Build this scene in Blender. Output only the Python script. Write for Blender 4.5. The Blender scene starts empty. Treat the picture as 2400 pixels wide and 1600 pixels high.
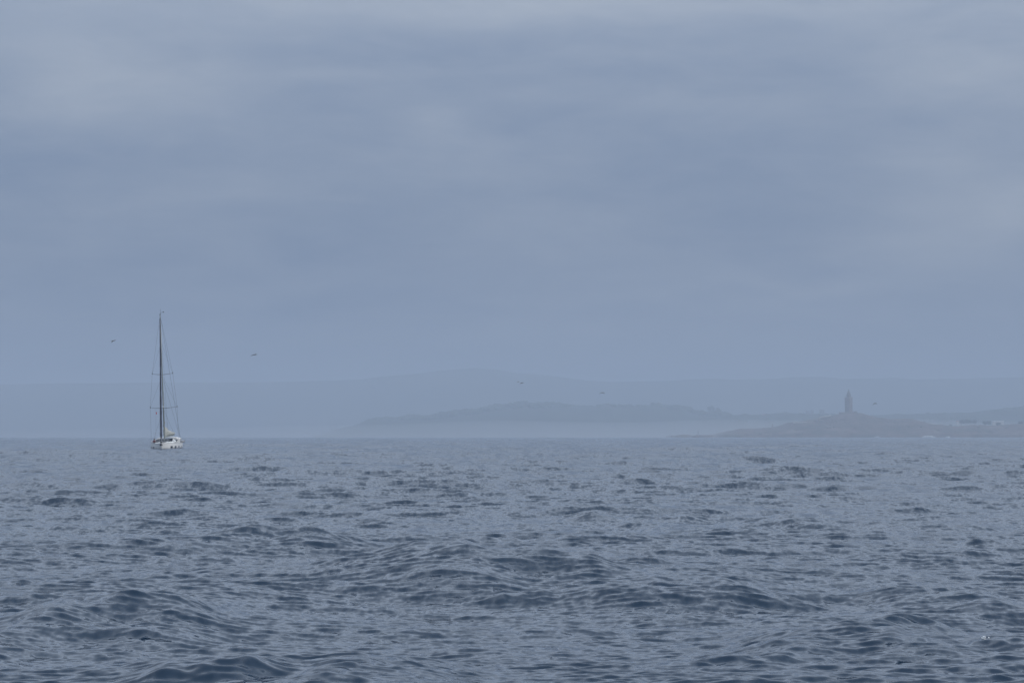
import bpy, bmesh, math, random
import numpy as np
from mathutils import Vector, Matrix, noise as mnoise

random.seed(7)
R = math.radians
scene = bpy.context.scene
col = scene.collection

# ------------------------------------------------------------------ camera
F = 7000.0            # focal length in pixels of a 2400 px wide frame
H = 2.48              # eye height above the mean water level
HZ = 1018.8           # row at eye level; the sea horizon dips a little below it
ER = 7.3e6            # earth radius with the usual refraction
cam_d = bpy.data.cameras.new('camera')
cam_d.sensor_width = 36.0
cam_d.lens = 36.0 * F / 2400.0
cam_d.clip_start = 0.5
cam_d.clip_end = 120000.0
cam = bpy.data.objects.new('camera', cam_d)
cam.location = (0, 0, H)
cam.rotation_euler = (R(90) + math.atan((HZ - 800) / F), 0, 0)
col.objects.link(cam)
scene.camera = cam

def at(px, py, d):
    """point seen at (px, py) of the 2400x1600 photograph at distance d"""
    return Vector(((px - 1200) / F * d, d, H + (HZ - py) / F * d))

# ------------------------------------------------------------------ render
scene.render.engine = 'CYCLES'
scene.cycles.use_denoising = True
scene.cycles.max_bounces = 8
scene.cycles.diffuse_bounces = 2
scene.cycles.glossy_bounces = 3
scene.cycles.volume_bounces = 2
scene.cycles.transparent_max_bounces = 8
scene.cycles.sample_clamp_indirect = 4.0
scene.view_settings.view_transform = 'Standard'
scene.view_settings.look = 'None'
scene.view_settings.exposure = 0.0
scene.view_settings.gamma = 1.0
scene.view_settings.use_curve_mapping = False

SUN_DIR = Vector((0.86, -0.30, 0.62)).normalized()      # towards the sun
SUN_EL = math.asin(SUN_DIR.z)
SUN_AZ = math.atan2(SUN_DIR.x, SUN_DIR.y)               # clockwise from +Y

# ------------------------------------------------------------------ world
world = bpy.data.worlds.new('World')
scene.world = world
world.use_nodes = True
nt = world.node_tree
nt.nodes.clear()
def N(t, tree=None, **kw):
    n = (tree or nt).nodes.new(t)
    for k, v in kw.items():
        setattr(n, k, v)
    return n
def put(sock, v, tree=None):
    if isinstance(v, bpy.types.NodeSocket):
        (tree or nt).links.new(v, sock)
    else:
        sock.default_value = v
def M(op, a, b=0.0, c=None, tree=None):
    n = N('ShaderNodeMath', tree, operation=op)
    put(n.inputs[0], a, tree); put(n.inputs[1], b, tree)
    if c is not None: put(n.inputs[2], c, tree)
    return n.outputs[0]
def MIX(f, a, b, tree=None, blend='MIX'):
    n = N('ShaderNodeMix', tree, data_type='RGBA', blend_type=blend)
    put(n.inputs[0], f, tree); put(n.inputs[6], a, tree); put(n.inputs[7], b, tree)
    return n.outputs[2]
tc = N('ShaderNodeTexCoord')
sep = N('ShaderNodeSeparateXYZ'); put(sep.inputs[0], tc.outputs['Generated'])
dx, dy, dz = sep.outputs
def wnoise(scale, zs, detail, rough=0.5, dist=0.0, off=(0, 0, 0)):
    mp = N('ShaderNodeMapping'); put(mp.inputs[0], tc.outputs['Generated'])
    mp.inputs['Location'].default_value = off
    mp.inputs['Scale'].default_value = (1, 1, zs)
    nz = N('ShaderNodeTexNoise'); put(nz.inputs['Vector'], mp.outputs[0])
    nz.inputs['Scale'].default_value = scale; nz.inputs['Detail'].default_value = detail
    nz.inputs['Roughness'].default_value = rough; nz.inputs['Distortion'].default_value = dist
    return nz
sky = N('ShaderNodeTexSky', sky_type='NISHITA')
sky.sun_disc = False
sky.sun_elevation = SUN_EL
sky.sun_rotation = SUN_AZ
sky.air_density = 1.0; sky.dust_density = 3.0

# cloud sheet: broad soft billows, flattened towards the horizon
w1 = wnoise(7.0, 3.2, 4.0, 0.5, 0.3, (3.1, 0.4, 0.2))
w2 = wnoise(17.0, 4.2, 7.0, 0.62, 0.6, (0.7, 2.2, 1.4))
w3 = wnoise(44.0, 4.5, 5.0, 0.6, 0.4, (9.7, 1.2, 3.4))
warp = wnoise(14.0, 2.5, 3.0, 0.5, 0.0, (5, 1, 2))
wsep = N('ShaderNodeSeparateXYZ'); put(wsep.inputs[0], warp.outputs['Color'])
px_ = M('ADD', dx, M('MULTIPLY', M('SUBTRACT', wsep.outputs[0], 0.5), 0.10))
pz_ = M('ADD', dz, M('MULTIPLY', M('SUBTRACT', wsep.outputs[1], 0.5), 0.035))
v = M('MULTIPLY', M('SUBTRACT', w1.outputs['Fac'], 0.5), 0.95)
v = M('ADD', v, M('MULTIPLY', M('SUBTRACT', w2.outputs['Fac'], 0.5), 0.85))
v = M('ADD', v, M('MULTIPLY', M('SUBTRACT', w3.outputs['Fac'], 0.5), 0.40))
# the lighter and darker banks that can be made out: (x, y, half width, half height, strength)
front = M('GREATER_THAN', dy, 0.0)
BANKS = [(2330, 500, 330, 110, .85), (1300, 25, 800, 48, .55), (150, 190, 300, 90, .45),
         (500, 215, 260, 60, .25), (1090, 320, 170, 40, .55), (800, 185, 130, 25, .22), (2330, 140, 260, 80, .40),
         (1850, 640, 220, 26, .30), (1560, 700, 240, 20, .20), (600, 640, 90, 50, .16), (1450, 230, 240, 40, .22),
         (800, 735, 420, 24, -.32), (150, 400, 380, 90, -.22), (2150, 265, 260, 40, -.25), (900, 610, 500, 60, -.15),
         (1750, 395, 300, 50, -.2), (1150, 120, 500, 40, -.18), (1500, 800, 420, 40, .10), (60, 600, 200, 160, -.2)]
for (bx, by, sx, sz, s) in BANKS:
    u = M('DIVIDE', M('SUBTRACT', px_, (bx - 1200) / F), sx / F)
    w = M('DIVIDE', M('SUBTRACT', pz_, (HZ - by) / F), sz / F)
    g = M('EXPONENT', M('MULTIPLY', M('ADD', M('MULTIPLY', u, u), M('MULTIPLY', w, w)), -1.0))
    v = M('ADD', v, M('MULTIPLY', M('MULTIPLY', g, s * (0.8 if s > 0 else 0.6)), front))
cr = N('ShaderNodeMapRange'); put(cr.inputs[0], v)
cr.inputs[1].default_value = -0.35; cr.inputs[2].default_value = 1.0
cloud = MIX(cr.outputs[0], (1.50, 2.12, 3.40, 1), (4.5, 4.9, 5.5, 1))
# an overcast sky is brighter overhead than at the horizon
up = N('ShaderNodeFloatCurve'); put(up.inputs[1], dz)
cv = up.mapping.curves[0]
cv.points[0].location = (0.0, 0.28); cv.points[1].location = (1.0, 0.90)
for p_ in ((0.035, 0.295), (0.09, 0.352), (0.145, 0.43), (0.20, 0.74), (0.28, 0.90), (0.55, 0.90)): cv.points.new(*p_)
up.mapping.update()
grey = N('ShaderNodeMapRange'); put(grey.inputs[0], dz)
grey.inputs[1].default_value = 0.05; grey.inputs[2].default_value = 0.30; grey.inputs[3].default_value = 0.0; grey.inputs[4].default_value = 0.82
cloud = MIX(grey.outputs[0], cloud, (2.74, 3.10, 3.62, 1))
sc_ = N('ShaderNodeVectorMath', operation='SCALE'); put(sc_.inputs[0], cloud); put(sc_.inputs[3], M('MULTIPLY', up.outputs[0], 3.0))
final = MIX(0.93, sky.outputs[0], sc_.outputs[0])
bg = N('ShaderNodeBackground'); put(bg.inputs[0], final); bg.inputs[1].default_value = 0.10
wo = N('ShaderNodeOutputWorld'); put(wo.inputs[0], bg.outputs[0])

# ------------------------------------------------------------------ sun
sun_d = bpy.data.lights.new('sun', 'SUN')
sun_d.energy = 1.4
sun_d.angle = R(10)
sun_d.color = (1.0, 0.95, 0.88)
sun = bpy.data.objects.new('sun', sun_d)
sun.rotation_euler = SUN_DIR.to_track_quat('Z', 'Y').to_euler()
sun.location = (0, 0, 100)
col.objects.link(sun)

# ------------------------------------------------------------------ materials
def mat(name, color, rough=0.6, metal=0.0, var=0.15, scale=3.0, spec=0.5, bump=0.0):
    m = bpy.data.materials.new(name); m.use_nodes = True
    t = m.node_tree; b = t.nodes['Principled BSDF']
    b.inputs['Roughness'].default_value = rough; b.inputs['Metallic'].default_value = metal
    b.inputs['Specular IOR Level'].default_value = spec
    c = N('ShaderNodeTexCoord', t)
    nz = N('ShaderNodeTexNoise', t); put(nz.inputs['Vector'], c.outputs['Object'], t)
    nz.inputs['Scale'].default_value = scale; nz.inputs['Detail'].default_value = 5
    lo = tuple(x * (1 - var) for x in color) + (1,); hi = tuple(min(1, x * (1 + var)) for x in color) + (1,)
    put(b.inputs['Base Color'], MIX(nz.outputs['Fac'], lo, hi, t), t)
    if bump:
        bp = N('ShaderNodeBump', t); bp.inputs['Strength'].default_value = bump
        put(bp.inputs['Height'], nz.outputs['Fac'], t); put(b.inputs['Normal'], bp.outputs[0], t)
    return m
def land_mat(name, stops, scale, scale2, bump=0.6, bdist=3.0):
    m = bpy.data.materials.new(name); m.use_nodes = True
    t = m.node_tree; b = t.nodes['Principled BSDF']; b.inputs['Roughness'].default_value = 0.9
    b.inputs['Specular IOR Level'].default_value = 0.15
    c = N('ShaderNodeTexCoord', t)
    n1 = N('ShaderNodeTexNoise', t); put(n1.inputs['Vector'], c.outputs['Object'], t)
    n1.inputs['Scale'].default_value = scale; n1.inputs['Detail'].default_value = 8; n1.inputs['Roughness'].default_value = 0.6
    n2 = N('ShaderNodeTexNoise', t); put(n2.inputs['Vector'], c.outputs['Object'], t)
    n2.inputs['Scale'].default_value = scale2; n2.inputs['Detail'].default_value = 6
    f = M('ADD', M('MULTIPLY', n1.outputs['Fac'], 0.65), M('MULTIPLY', n2.outputs['Fac'], 0.35, tree=t), tree=t) if False else M('ADD', M('MULTIPLY', n1.outputs['Fac'], 0.65, tree=t), M('MULTIPLY', n2.outputs['Fac'], 0.35, tree=t), tree=t)
    r = N('ShaderNodeValToRGB', t); put(r.inputs[0], f, t)
    r.color_ramp.elements[0].position = stops[0][0]; r.color_ramp.elements[0].color = stops[0][1] + (1,)
    r.color_ramp.elements[1].position = stops[-1][0]; r.color_ramp.elements[1].color = stops[-1][1] + (1,)
    for p, cc in stops[1:-1]:
        e = r.color_ramp.elements.new(p); e.color = cc + (1,)
    put(b.inputs['Base Color'], r.outputs[0], t)
    bp = N('ShaderNodeBump', t); bp.inputs['Strength'].default_value = bump; bp.inputs['Distance'].default_value = bdist
    put(bp.inputs['Height'], f, t); put(b.inputs['Normal'], bp.outputs[0], t)
    return m

def water_mat():
    m = bpy.data.materials.new('sea_water'); m.use_nodes = True
    t = m.node_tree; b = t.nodes['Principled BSDF']
    b.inputs['Base Color'].default_value = (0.007, 0.027, 0.056, 1)
    b.inputs['Roughness'].default_value = 0.08
    b.inputs['IOR'].default_value = 1.333
    g = N('ShaderNodeNewGeometry', t)
    def nz(scale, sx, sy, detail, off=0.0, rough=0.6):
        mp = N('ShaderNodeMapping', t); put(mp.inputs[0], g.outputs['Position'], t)
        mp.inputs['Location'].default_value = (off, off * 0.7, 0)
        mp.inputs['Rotation'].default_value = (0, 0, 0.12)
        mp.inputs['Scale'].default_value = (sx, sy, 1)
        n = N('ShaderNodeTexNoise', t); put(n.inputs['Vector'], mp.outputs[0], t)
        n.inputs['Scale'].default_value = scale; n.inputs['Detail'].default_value = detail
        n.inputs['Roughness'].default_value = rough
        return n
    def vm(op, a, bb=None, s=None):
        n = N('ShaderNodeVectorMath', t, operation=op); put(n.inputs[0], a, t)
        if bb is not None: put(n.inputs[1], bb, t)
        if s is not None: put(n.inputs[3], s, t)
        return n.outputs[0]
    # gust patches roughen or smooth the capillary ripples
    paw = nz(0.25, 1.0, 0.25, 4.0, 83.0, 0.68)
    pw = M('MULTIPLY', M('SUBTRACT', paw.outputs['Fac'], 0.5, tree=t), 0.34, tree=t)
    for (lx, ly, k_, of_) in ((0.13, 0.22, 0.60, 5.0), (0.36, 1.6, 0.50, 17.0), (1.1, 10.0, 0.44, 29.0)):
        w_ = nz(1.0, 1 / lx, 1 / ly, 1.5, of_, 0.6)
        pw = M('ADD', pw, M('MULTIPLY', M('SUBTRACT', w_.outputs['Fac'], 0.5, tree=t), k_, tree=t), tree=t)
    pc = N('ShaderNodeCombineXYZ', t); put(pc.inputs[1], pw, t)
    gust = nz(0.16, 0.5, 1.0, 3.0, 11.0)
    gr = N('ShaderNodeMapRange', t); put(gr.inputs[0], gust.outputs['Fac'], t)
    gr.inputs[1].default_value = 0.35; gr.inputs[2].default_value = 0.65
    gr.inputs[3].default_value = 0.45; gr.inputs[4].default_value = 1.25
    a = vm('SUBTRACT', nz(3.0, 0.55, 1.25, 2.0, 0.0).outputs['Color'], (0.5, 0.5, 0.5))
    c = vm('SUBTRACT', nz(9.0, 0.6, 1.2, 3.0, 31.0).outputs['Color'], (0.5, 0.5, 0.5))
    e = vm('SUBTRACT', nz(1.0, 0.5, 1.2, 2.0, 57.0).outputs['Color'], (0.5, 0.5, 0.5))
    s = vm('ADD', vm('ADD', vm('SCALE', a, s=0.14), vm('SCALE', c, s=0.18)), vm('SCALE', e, s=0.09))
    s = vm('SCALE', s, s=gr.outputs[0])
    s = vm('ADD', vm('MULTIPLY', s, (0.7, 1.0, 0.0)), pc.outputs[0])
    nn = vm('NORMALIZE', vm('ADD', g.outputs['Normal'], s))
    put(b.inputs['Normal'], nn, t)
    return m

MT = dict(
    water=water_mat(),
    white=mat('white_gelcoat', (0.74, 0.74, 0.72), 0.3, var=0.04),
    deck=mat('deck_white', (0.78, 0.78, 0.74), 0.5, var=0.05),
    navy=mat('navy_canvas', (0.010, 0.010, 0.035), 0.85, var=0.2),
    sail=mat('sail_cloth', (0.42, 0.43, 0.40), 0.8, var=0.15, scale=1.5, bump=0.4),
    alu=mat('mast_aluminium', (0.26, 0.28, 0.27), 0.4, metal=0.3, var=0.1),
    dark=mat('dark_fitting', (0.03, 0.03, 0.035), 0.5),
    glass=mat('cabin_glass', (0.015, 0.02, 0.03), 0.08, var=0.05),
    wire=mat('rigging_wire', (0.06, 0.065, 0.08), 0.5, metal=0.2),
    steel=mat('stainless_steel', (0.45, 0.46, 0.48), 0.3, metal=0.8),
    canvas=mat('grey_canvas', (0.26, 0.27, 0.29), 0.85),
    whitecanvas=mat('white_canvas', (0.70, 0.70, 0.68), 0.8, var=0.06),
    boot=mat('boot_stripe', (0.03, 0.05, 0.10), 0.5),
    teak=mat('teak_wood', (0.30, 0.20, 0.12), 0.7),
    red=mat('red_cloth', (0.42, 0.03, 0.03), 0.8),
    darkred=mat('dark_red_jacket', (0.16, 0.015, 0.02), 0.8),
    trouser=mat('dark_trousers', (0.03, 0.03, 0.045), 0.9),
    skin=mat('skin', (0.45, 0.27, 0.19), 0.6),
    hair=mat('dark_hair', (0.02, 0.014, 0.01), 0.8),
    stone=mat('tower_granite', (0.14, 0.105, 0.085), 0.9, var=0.3, scale=0.25, bump=0.3),
    stone2=mat('tower_granite_trim', (0.29, 0.25, 0.20), 0.9, var=0.25, scale=0.3),
    opening=mat('dark_opening', (0.03, 0.03, 0.03), 0.5),
    wall=mat('pale_render', (0.66, 0.65, 0.60), 0.8, var=0.1, scale=0.2),
    grey_wall=mat('grey_render', (0.26, 0.26, 0.26), 0.8, var=0.1, scale=0.2),
    roof=mat('terracotta_roof', (0.36, 0.13, 0.08), 0.85, var=0.2, scale=0.5),
    bright_roof=mat('white_roof', (0.80, 0.80, 0.78), 0.6, var=0.05),
    bark=mat('bark', (0.08, 0.06, 0.04), 0.95),
    leaf=mat('foliage', (0.05, 0.07, 0.035), 0.9, var=0.45, scale=0.15),
    foam=mat('foam', (0.80, 0.82, 0.82), 0.7, var=0.08, scale=1.0),
    gull_grey=mat('gull_grey_feathers', (0.035, 0.035, 0.04), 0.85),
    gull_white=mat('gull_white_feathers', (0.16, 0.16, 0.16), 0.85),
    bill=mat('gull_bill', (0.45, 0.30, 0.04), 0.6),
    path=mat('pale_path', (0.46, 0.42, 0.35), 0.9, scale=0.1),
    headland=land_mat('headland_rock_and_grass', [(0.36, (0.055, 0.058, 0.037)), (0.47, (0.095, 0.078, 0.052)), (0.55, (0.155, 0.11, 0.085)), (0.66, (0.24, 0.20, 0.17))], 0.016, 0.09),
    wood=land_mat('wooded_slope', [(0.38, (0.03, 0.045, 0.025)), (0.60, (0.07, 0.085, 0.045))], 0.01, 0.05),
    far=land_mat('far_hillside', [(0.38, (0.05, 0.065, 0.04)), (0.62, (0.11, 0.11, 0.07))], 0.003, 0.02),
    rock=land_mat('shore_rock', [(0.40, (0.10, 0.09, 0.075)), (0.60, (0.26, 0.22, 0.18))], 0.08, 0.4),
)

# ------------------------------------------------------------------ object helpers
def tag(o, label=None, cat=None, group=None, kind=None):
    if label: o['label'] = label
    if cat: o['category'] = cat
    if group: o['group'] = group
    if kind: o['kind'] = kind
    return o
def empty(name, loc, rot=(0, 0, 0)):
    o = bpy.data.objects.new(name, None); o.empty_display_size = 0.5
    o.location = loc; o.rotation_euler = rot; col.objects.link(o); return o
def link(name, me, m, parent=None, loc=None):
    me.materials.append(m) if not me.materials else None
    o = bpy.data.objects.new(name, me); col.objects.link(o)
    if parent: o.parent = parent
    if loc is not None: o.location = loc
    return o
def obj(name, bm, m, parent=None, loc=None, smooth=True):
    me = bpy.data.meshes.new(name)
    bmesh.ops.recalc_face_normals(bm, faces=bm.faces)
    if smooth:
        for f in bm.faces: f.smooth = True
    bm.to_mesh(me); bm.free()
    return link(name, me, m, parent, loc)
def box(bm, c, s, rz=0.0, taper=1.0):
    vs = []
    for z in (-1, 1):
        k = taper if z > 0 else 1.0
        for x, y in ((-1, -1), (1, -1), (1, 1), (-1, 1)):
            p = Vector((x * s[0] / 2 * k, y * s[1] / 2 * k, z * s[2] / 2))
            p.rotate(Matrix.Rotation(rz, 3, 'Z'))
            vs.append(bm.verts.new(p + Vector(c)))
    for f in ((3, 2, 1, 0), (4, 5, 6, 7), (0, 1, 5, 4), (1, 2, 6, 5), (2, 3, 7, 6), (3, 0, 4, 7)):
        bm.faces.new([vs[i] for i in f])
def tube(bm, pts, rad, n=8):
    """pts: list of points; rad: number or list"""
    pts = [Vector(p) for p in pts]
    if not hasattr(rad, '__len__'): rad = [rad] * len(pts)
    rings = []
    for i, p in enumerate(pts):
        d = (pts[min(i + 1, len(pts) - 1)] - pts[max(i - 1, 0)]).normalized()
        a = d.orthogonal().normalized() if i == 0 else (a - d * a.dot(d)).normalized()
        b = d.cross(a)
        rings.append([bm.verts.new(p + (a * math.cos(2 * math.pi * k / n) + b * math.sin(2 * math.pi * k / n)) * rad[i]) for k in range(n)])
    for r0, r1 in zip(rings, rings[1:]):
        for k in range(n):
            bm.faces.new((r0[k], r0[(k + 1) % n], r1[(k + 1) % n], r1[k]))
    bm.faces.new(rings[0][::-1]); bm.faces.new(rings[-1])
def loft(bm, rings, caps=True, closed=True):
    R_ = [[bm.verts.new(p) for p in r] for r in rings]
    n = len(R_[0])
    for r0, r1 in zip(R_, R_[1:]):
        for k in range(n if closed else n - 1):
            bm.faces.new((r0[k], r0[(k + 1) % n], r1[(k + 1) % n], r1[k]))
    if caps:
        bm.faces.new(R_[0][::-1]); bm.faces.new(R_[-1])
    return R_
def ell(bm, c, r, sub=2, jit=0.0, seed=0.0):
    res = bmesh.ops.create_icosphere(bm, subdivisions=sub, radius=1.0)
    for v_ in res['verts']:
        k = 1 + jit * mnoise.noise(v_.co * 1.7 + Vector((seed, seed * 0.3, 0)))
        v_.co = Vector((v_.co.x * r[0] * k + c[0], v_.co.y * r[1] * k + c[1], v_.co.z * r[2] * k + c[2]))

# ------------------------------------------------------------------ the sea
rng = np.random.default_rng(21)
comps = []
def spectrum(lo, hi, n, slope, spread, main=0.0):
    """n waves between the lengths lo and hi, travelling towards the viewer, rms slope each"""
    for i in range(n):
        lam = lo * (hi / lo) ** ((i + rng.random()) / n)
        k = 2 * math.pi / lam
        th = main + rng.normal(0, spread)
        comps.append((lam, k, k * math.sin(th), -k * math.cos(th), slope * (0.6 + 0.8 * rng.random()) / k, rng.random() * 2 * math.pi))
spectrum(10, 45, 18, 0.0145, 0.30, 0.15)
spectrum(4, 10, 22, 0.014, 0.38, 0.10)
spectrum(1.2, 4, 40, 0.0185, 0.42, -0.05)
spectrum(0.45, 1.2, 44, 0.025, 0.46, 0.05)
spectrum(0.12, 0.45, 84, 0.026, 0.42, 0.0)
# separate steeper crests: (left x, right x, foot row, height in rows, tilt)
CRESTS = [(860, 1460, 1372, 52, -.10), (1300, 1610, 1338, 34, -.06), (1480, 1760, 1392, 24, -.05), (1130, 1300, 1404, 20, 0),
          (-60, 480, 1462, 46, .10), (-40, 140, 1420, 36, 0), (1290, 1690, 1220, 34, -.03), (1370, 1510, 1238, 18, 0),
          (1040, 1420, 1098, 24, .02), (1720, 1900, 1086, 16, 0), (1860, 1990, 1222, 20, -.05), (2040, 2190, 1172, 18, -.05),
          (2220, 2400, 1130, 18, -.1), (-60, 110, 1185, 22, .05), (550, 690, 1146, 16, 0), (280, 470, 1140, 18, .05),
          (700, 800, 1104, 14, 0), (1020, 1140, 1172, 16, 0), (1850, 2300, 1500, 44, .06), (420, 860, 1300, 26, .05),
          (400, 900, 1350, 20, -.04), (2050, 2300, 1205, 14, 0), (1240, 1420, 1312, 22, -.05), (250, 620, 1268, 18, .03),
          (1600, 1900, 1262, 14, 0), (1950, 2060, 1094, 12, -.08), (2250, 2400, 1290, 18, 0), (1600, 2000, 1560, 26, .03),
          (300, 700, 1610, 34, .05), (1980, 2120, 1352, 14, 0), (800, 1000, 1560, 18, 0), (2240, 2420, 1528, 26, -.05)]
packets = []
for (x0, x1, yb, hp, tilt) in CRESTS:
    d = H * F / (yb - HZ)
    hh = min(hp / F * d * 0.95, 0.15 * (x1 - x0) / 2 / F * d)
    packets.append((((x0 + x1) / 2 - 1200) / F * d, d, (x1 - x0) / 2 / F * d, hh, tilt, rng.random() * 6, 3.2))
# broad swells that carry the ripples on their front slopes
for (x0, x1, yb, hp, tilt) in [(640, 1900, 1402, 66, -.10), (-500, 640, 1496, 78, .07), (1130, 1950, 1258, 44, -.02), (880, 1520, 1112, 28, .0), (1640, 2700, 1536, 64, .05),
                               (-300, 520, 1196, 38, .10), (1600, 2500, 1120, 22, -.08), (1700, 2400, 1236, 30, -.05), (250, 1000, 1310, 36, .03), (480, 900, 1160, 18, .0), (2000, 2700, 1420, 40, .0), (200, 1100, 1640, 60, .04)]:
    d = H * F / (yb - HZ)
    packets.append((((x0 + x1) / 2 - 1200) / F * d, d, (x1 - x0) / 2 / F * d, hp / F * d * 0.92, tilt, rng.random() * 6, 4.6))
nf = 530
ang_f = np.linspace(-1, 1, nf)
ang_c = np.radians(np.concatenate([[-180, -150, -120, -90, -70, -55, -42, -32, -26, -21, -18, -15.5, -14]]))
ds = [0.3, 2, 4, 7, 10, 13, 15, 17, 18.5, 19.6, 20.4]
d = 21.0
while d < 14000:
    ds.append(d)
    d *= 1 + (0.00016 * d ** 0.5 if d < 420 else 0.0045 if d < 700 else 0.005 if d < 3500 else 0.03)
ds = np.array(ds)
nr, nc = len(ds), nf + 2 * len(ang_c)
def sea(X, Y, sp_row=None):
    """X, Y: (rows, cols); sp_row: coarsest grid spacing; returns displaced x, y, z"""
    Z = np.zeros_like(X); DX = np.zeros_like(X); DY = np.zeros_like(X)
    # patches of stronger and calmer chop
    gust = 1.0 + 0.16 * np.sin(X * 0.31 + 0.4 * np.sin(Y * 0.07) + 1.0) * np.sin(Y * 0.21 + X * 0.09) + 0.14 * np.sin(X * 0.11 - Y * 0.05 + 2.0)
    strain = None
    # the chop is shorter and lower in the lee close to the shore than out in the open bay
    bay = lambda d0, d1, lo: lo + (1 - lo) * np.clip((np.log(np.maximum(Y, 1.0)) - math.log(d0)) / (math.log(d1) - math.log(d0)), 0, 1)
    B1, B2, B3 = bay(30, 170, 0.50), bay(30, 90, 0.62), bay(60, 500, 0.45)
    for (cx, cy, hw, hh, tilt, ph, stp) in packets:
        rows = np.nonzero((Y[:, nc // 2] > cy - 30 * hh - 4) & (Y[:, nc // 2] < cy + 70 * hh + 8))[0] if sp_row is not None else [0, X.shape[0] - 1]
        if len(rows) == 0: continue
        sl = slice(rows[0], rows[-1] + 1)
        u = (X[sl] - cx)
        wf = stp * hh
        vv = (Y[sl] - cy - wf) - tilt * u * 6 - 0.30 * wf * np.sin(u / hw * 3.1 + ph) - 0.12 * wf * np.sin(u / hw * 7.3 + 2 * ph)
        e = np.exp(-(u / hw / 0.85) ** 4) * (0.74 + 0.18 * np.sin(u / hw * 4 + ph) + 0.10 * np.sin(u / hw * 11 + 3 * ph))
        g = np.where(vv < 0, np.exp(-(vv / wf) ** 2), np.exp(-(vv / (wf * 3.2)) ** 2))
        g = g - 0.18 * np.exp(-((vv + 2.6 * wf) / (1.6 * wf)) ** 2)
        Z[sl] += hh * e * g
    for (lam, k, kx, ky, a, ph) in comps:
        if sp_row is None:
            n_ = X.shape[0]; w = 1.0
            sl = slice(0, n_)
        else:
            w = np.clip((lam / sp_row - 1.7) / 1.4, 0, 1)
            idx = np.nonzero(w[:, nc // 2] > 0)[0]
            if len(idx) == 0: continue
            sl = slice(idx[0], idx[-1] + 1); w = w[sl]
        th = (kx * X[sl] + ky * Y[sl] + ph)
        th = th + 0.5 * np.sin(th * 0.13 + ph * 3)        # keeps the crests from lining up
        out = B3 * 1.5 if 4 <= lam < 10 else B1 * 1.15 if 1.2 <= lam < 4 else B2 if 0.45 <= lam < 1.2 else np.ones_like(X)
        if strain is None and lam < 1.3:      # short waves stand up on the crests and lie down in the troughs
            strain = np.clip(0.95 + 0.14 * Z / 0.09, 0.75, 1.25)
        amp = a * w * out[sl] * (gust[sl] if lam < 4 else 1.0) * (strain[sl] if lam < 1.3 else 1.0)
        c, s = np.cos(th), np.sin(th)
        Z[sl] += amp * c
        q = 0.45
        DX[sl] -= q * amp * s * kx / k; DY[sl] -= q * amp * s * ky / k
    return X + DX, Y + DY, Z
half = np.radians(10.05 + np.minimum(85 / ds, 4.2))      # finely meshed sector, wider close by
A = np.concatenate([np.repeat(ang_c[None], nr, 0), ang_f[None] * half[:, None], np.repeat(-ang_c[None, ::-1], nr, 0)], 1)
D = np.repeat(ds[:, None], nc, 1)
X = (np.sin(A) * D).astype(np.float64); Y = (np.cos(A) * D).astype(np.float64)
dd = np.gradient(ds)[:, None] * np.ones((1, nc))
da = np.abs(np.gradient(A, axis=1)) * D * 0.8
sx_, sy_, sz_ = sea(X, Y, np.maximum(dd, da))
sz_ = sz_ - (sx_ ** 2 + sy_ ** 2) / (2 * ER)
co = np.stack([sx_, sy_, sz_], -1).reshape(-1, 3).astype(np.float32)
me = bpy.data.meshes.new('sea')
i = np.arange(nr - 1)[:, None] * nc + np.arange(nc - 1)[None, :]
quads = np.stack([i, i + 1, i + 1 + nc, i + nc], -1).reshape(-1, 4)[:, ::-1].astype(np.int32)
me.vertices.add(len(co)); me.vertices.foreach_set('co', co.ravel())
me.loops.add(quads.size); me.loops.foreach_set('vertex_index', quads.ravel())
me.polygons.add(len(quads)); me.polygons.foreach_set('loop_start', np.arange(0, quads.size, 4, dtype=np.int32))
me.polygons.foreach_set('loop_total', np.full(len(quads), 4, dtype=np.int32)) if False else None
me.update(calc_edges=True); me.validate()
me.shade_smooth()
print('sea quads', len(quads), 'rows', nr)
tag(link('sea', me, MT['water']), kind='structure')
def sea_z(x, y):
    a, b, c = sea(np.array([[float(x)]]), np.array([[float(y)]]))
    return float(c[0, 0])

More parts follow.
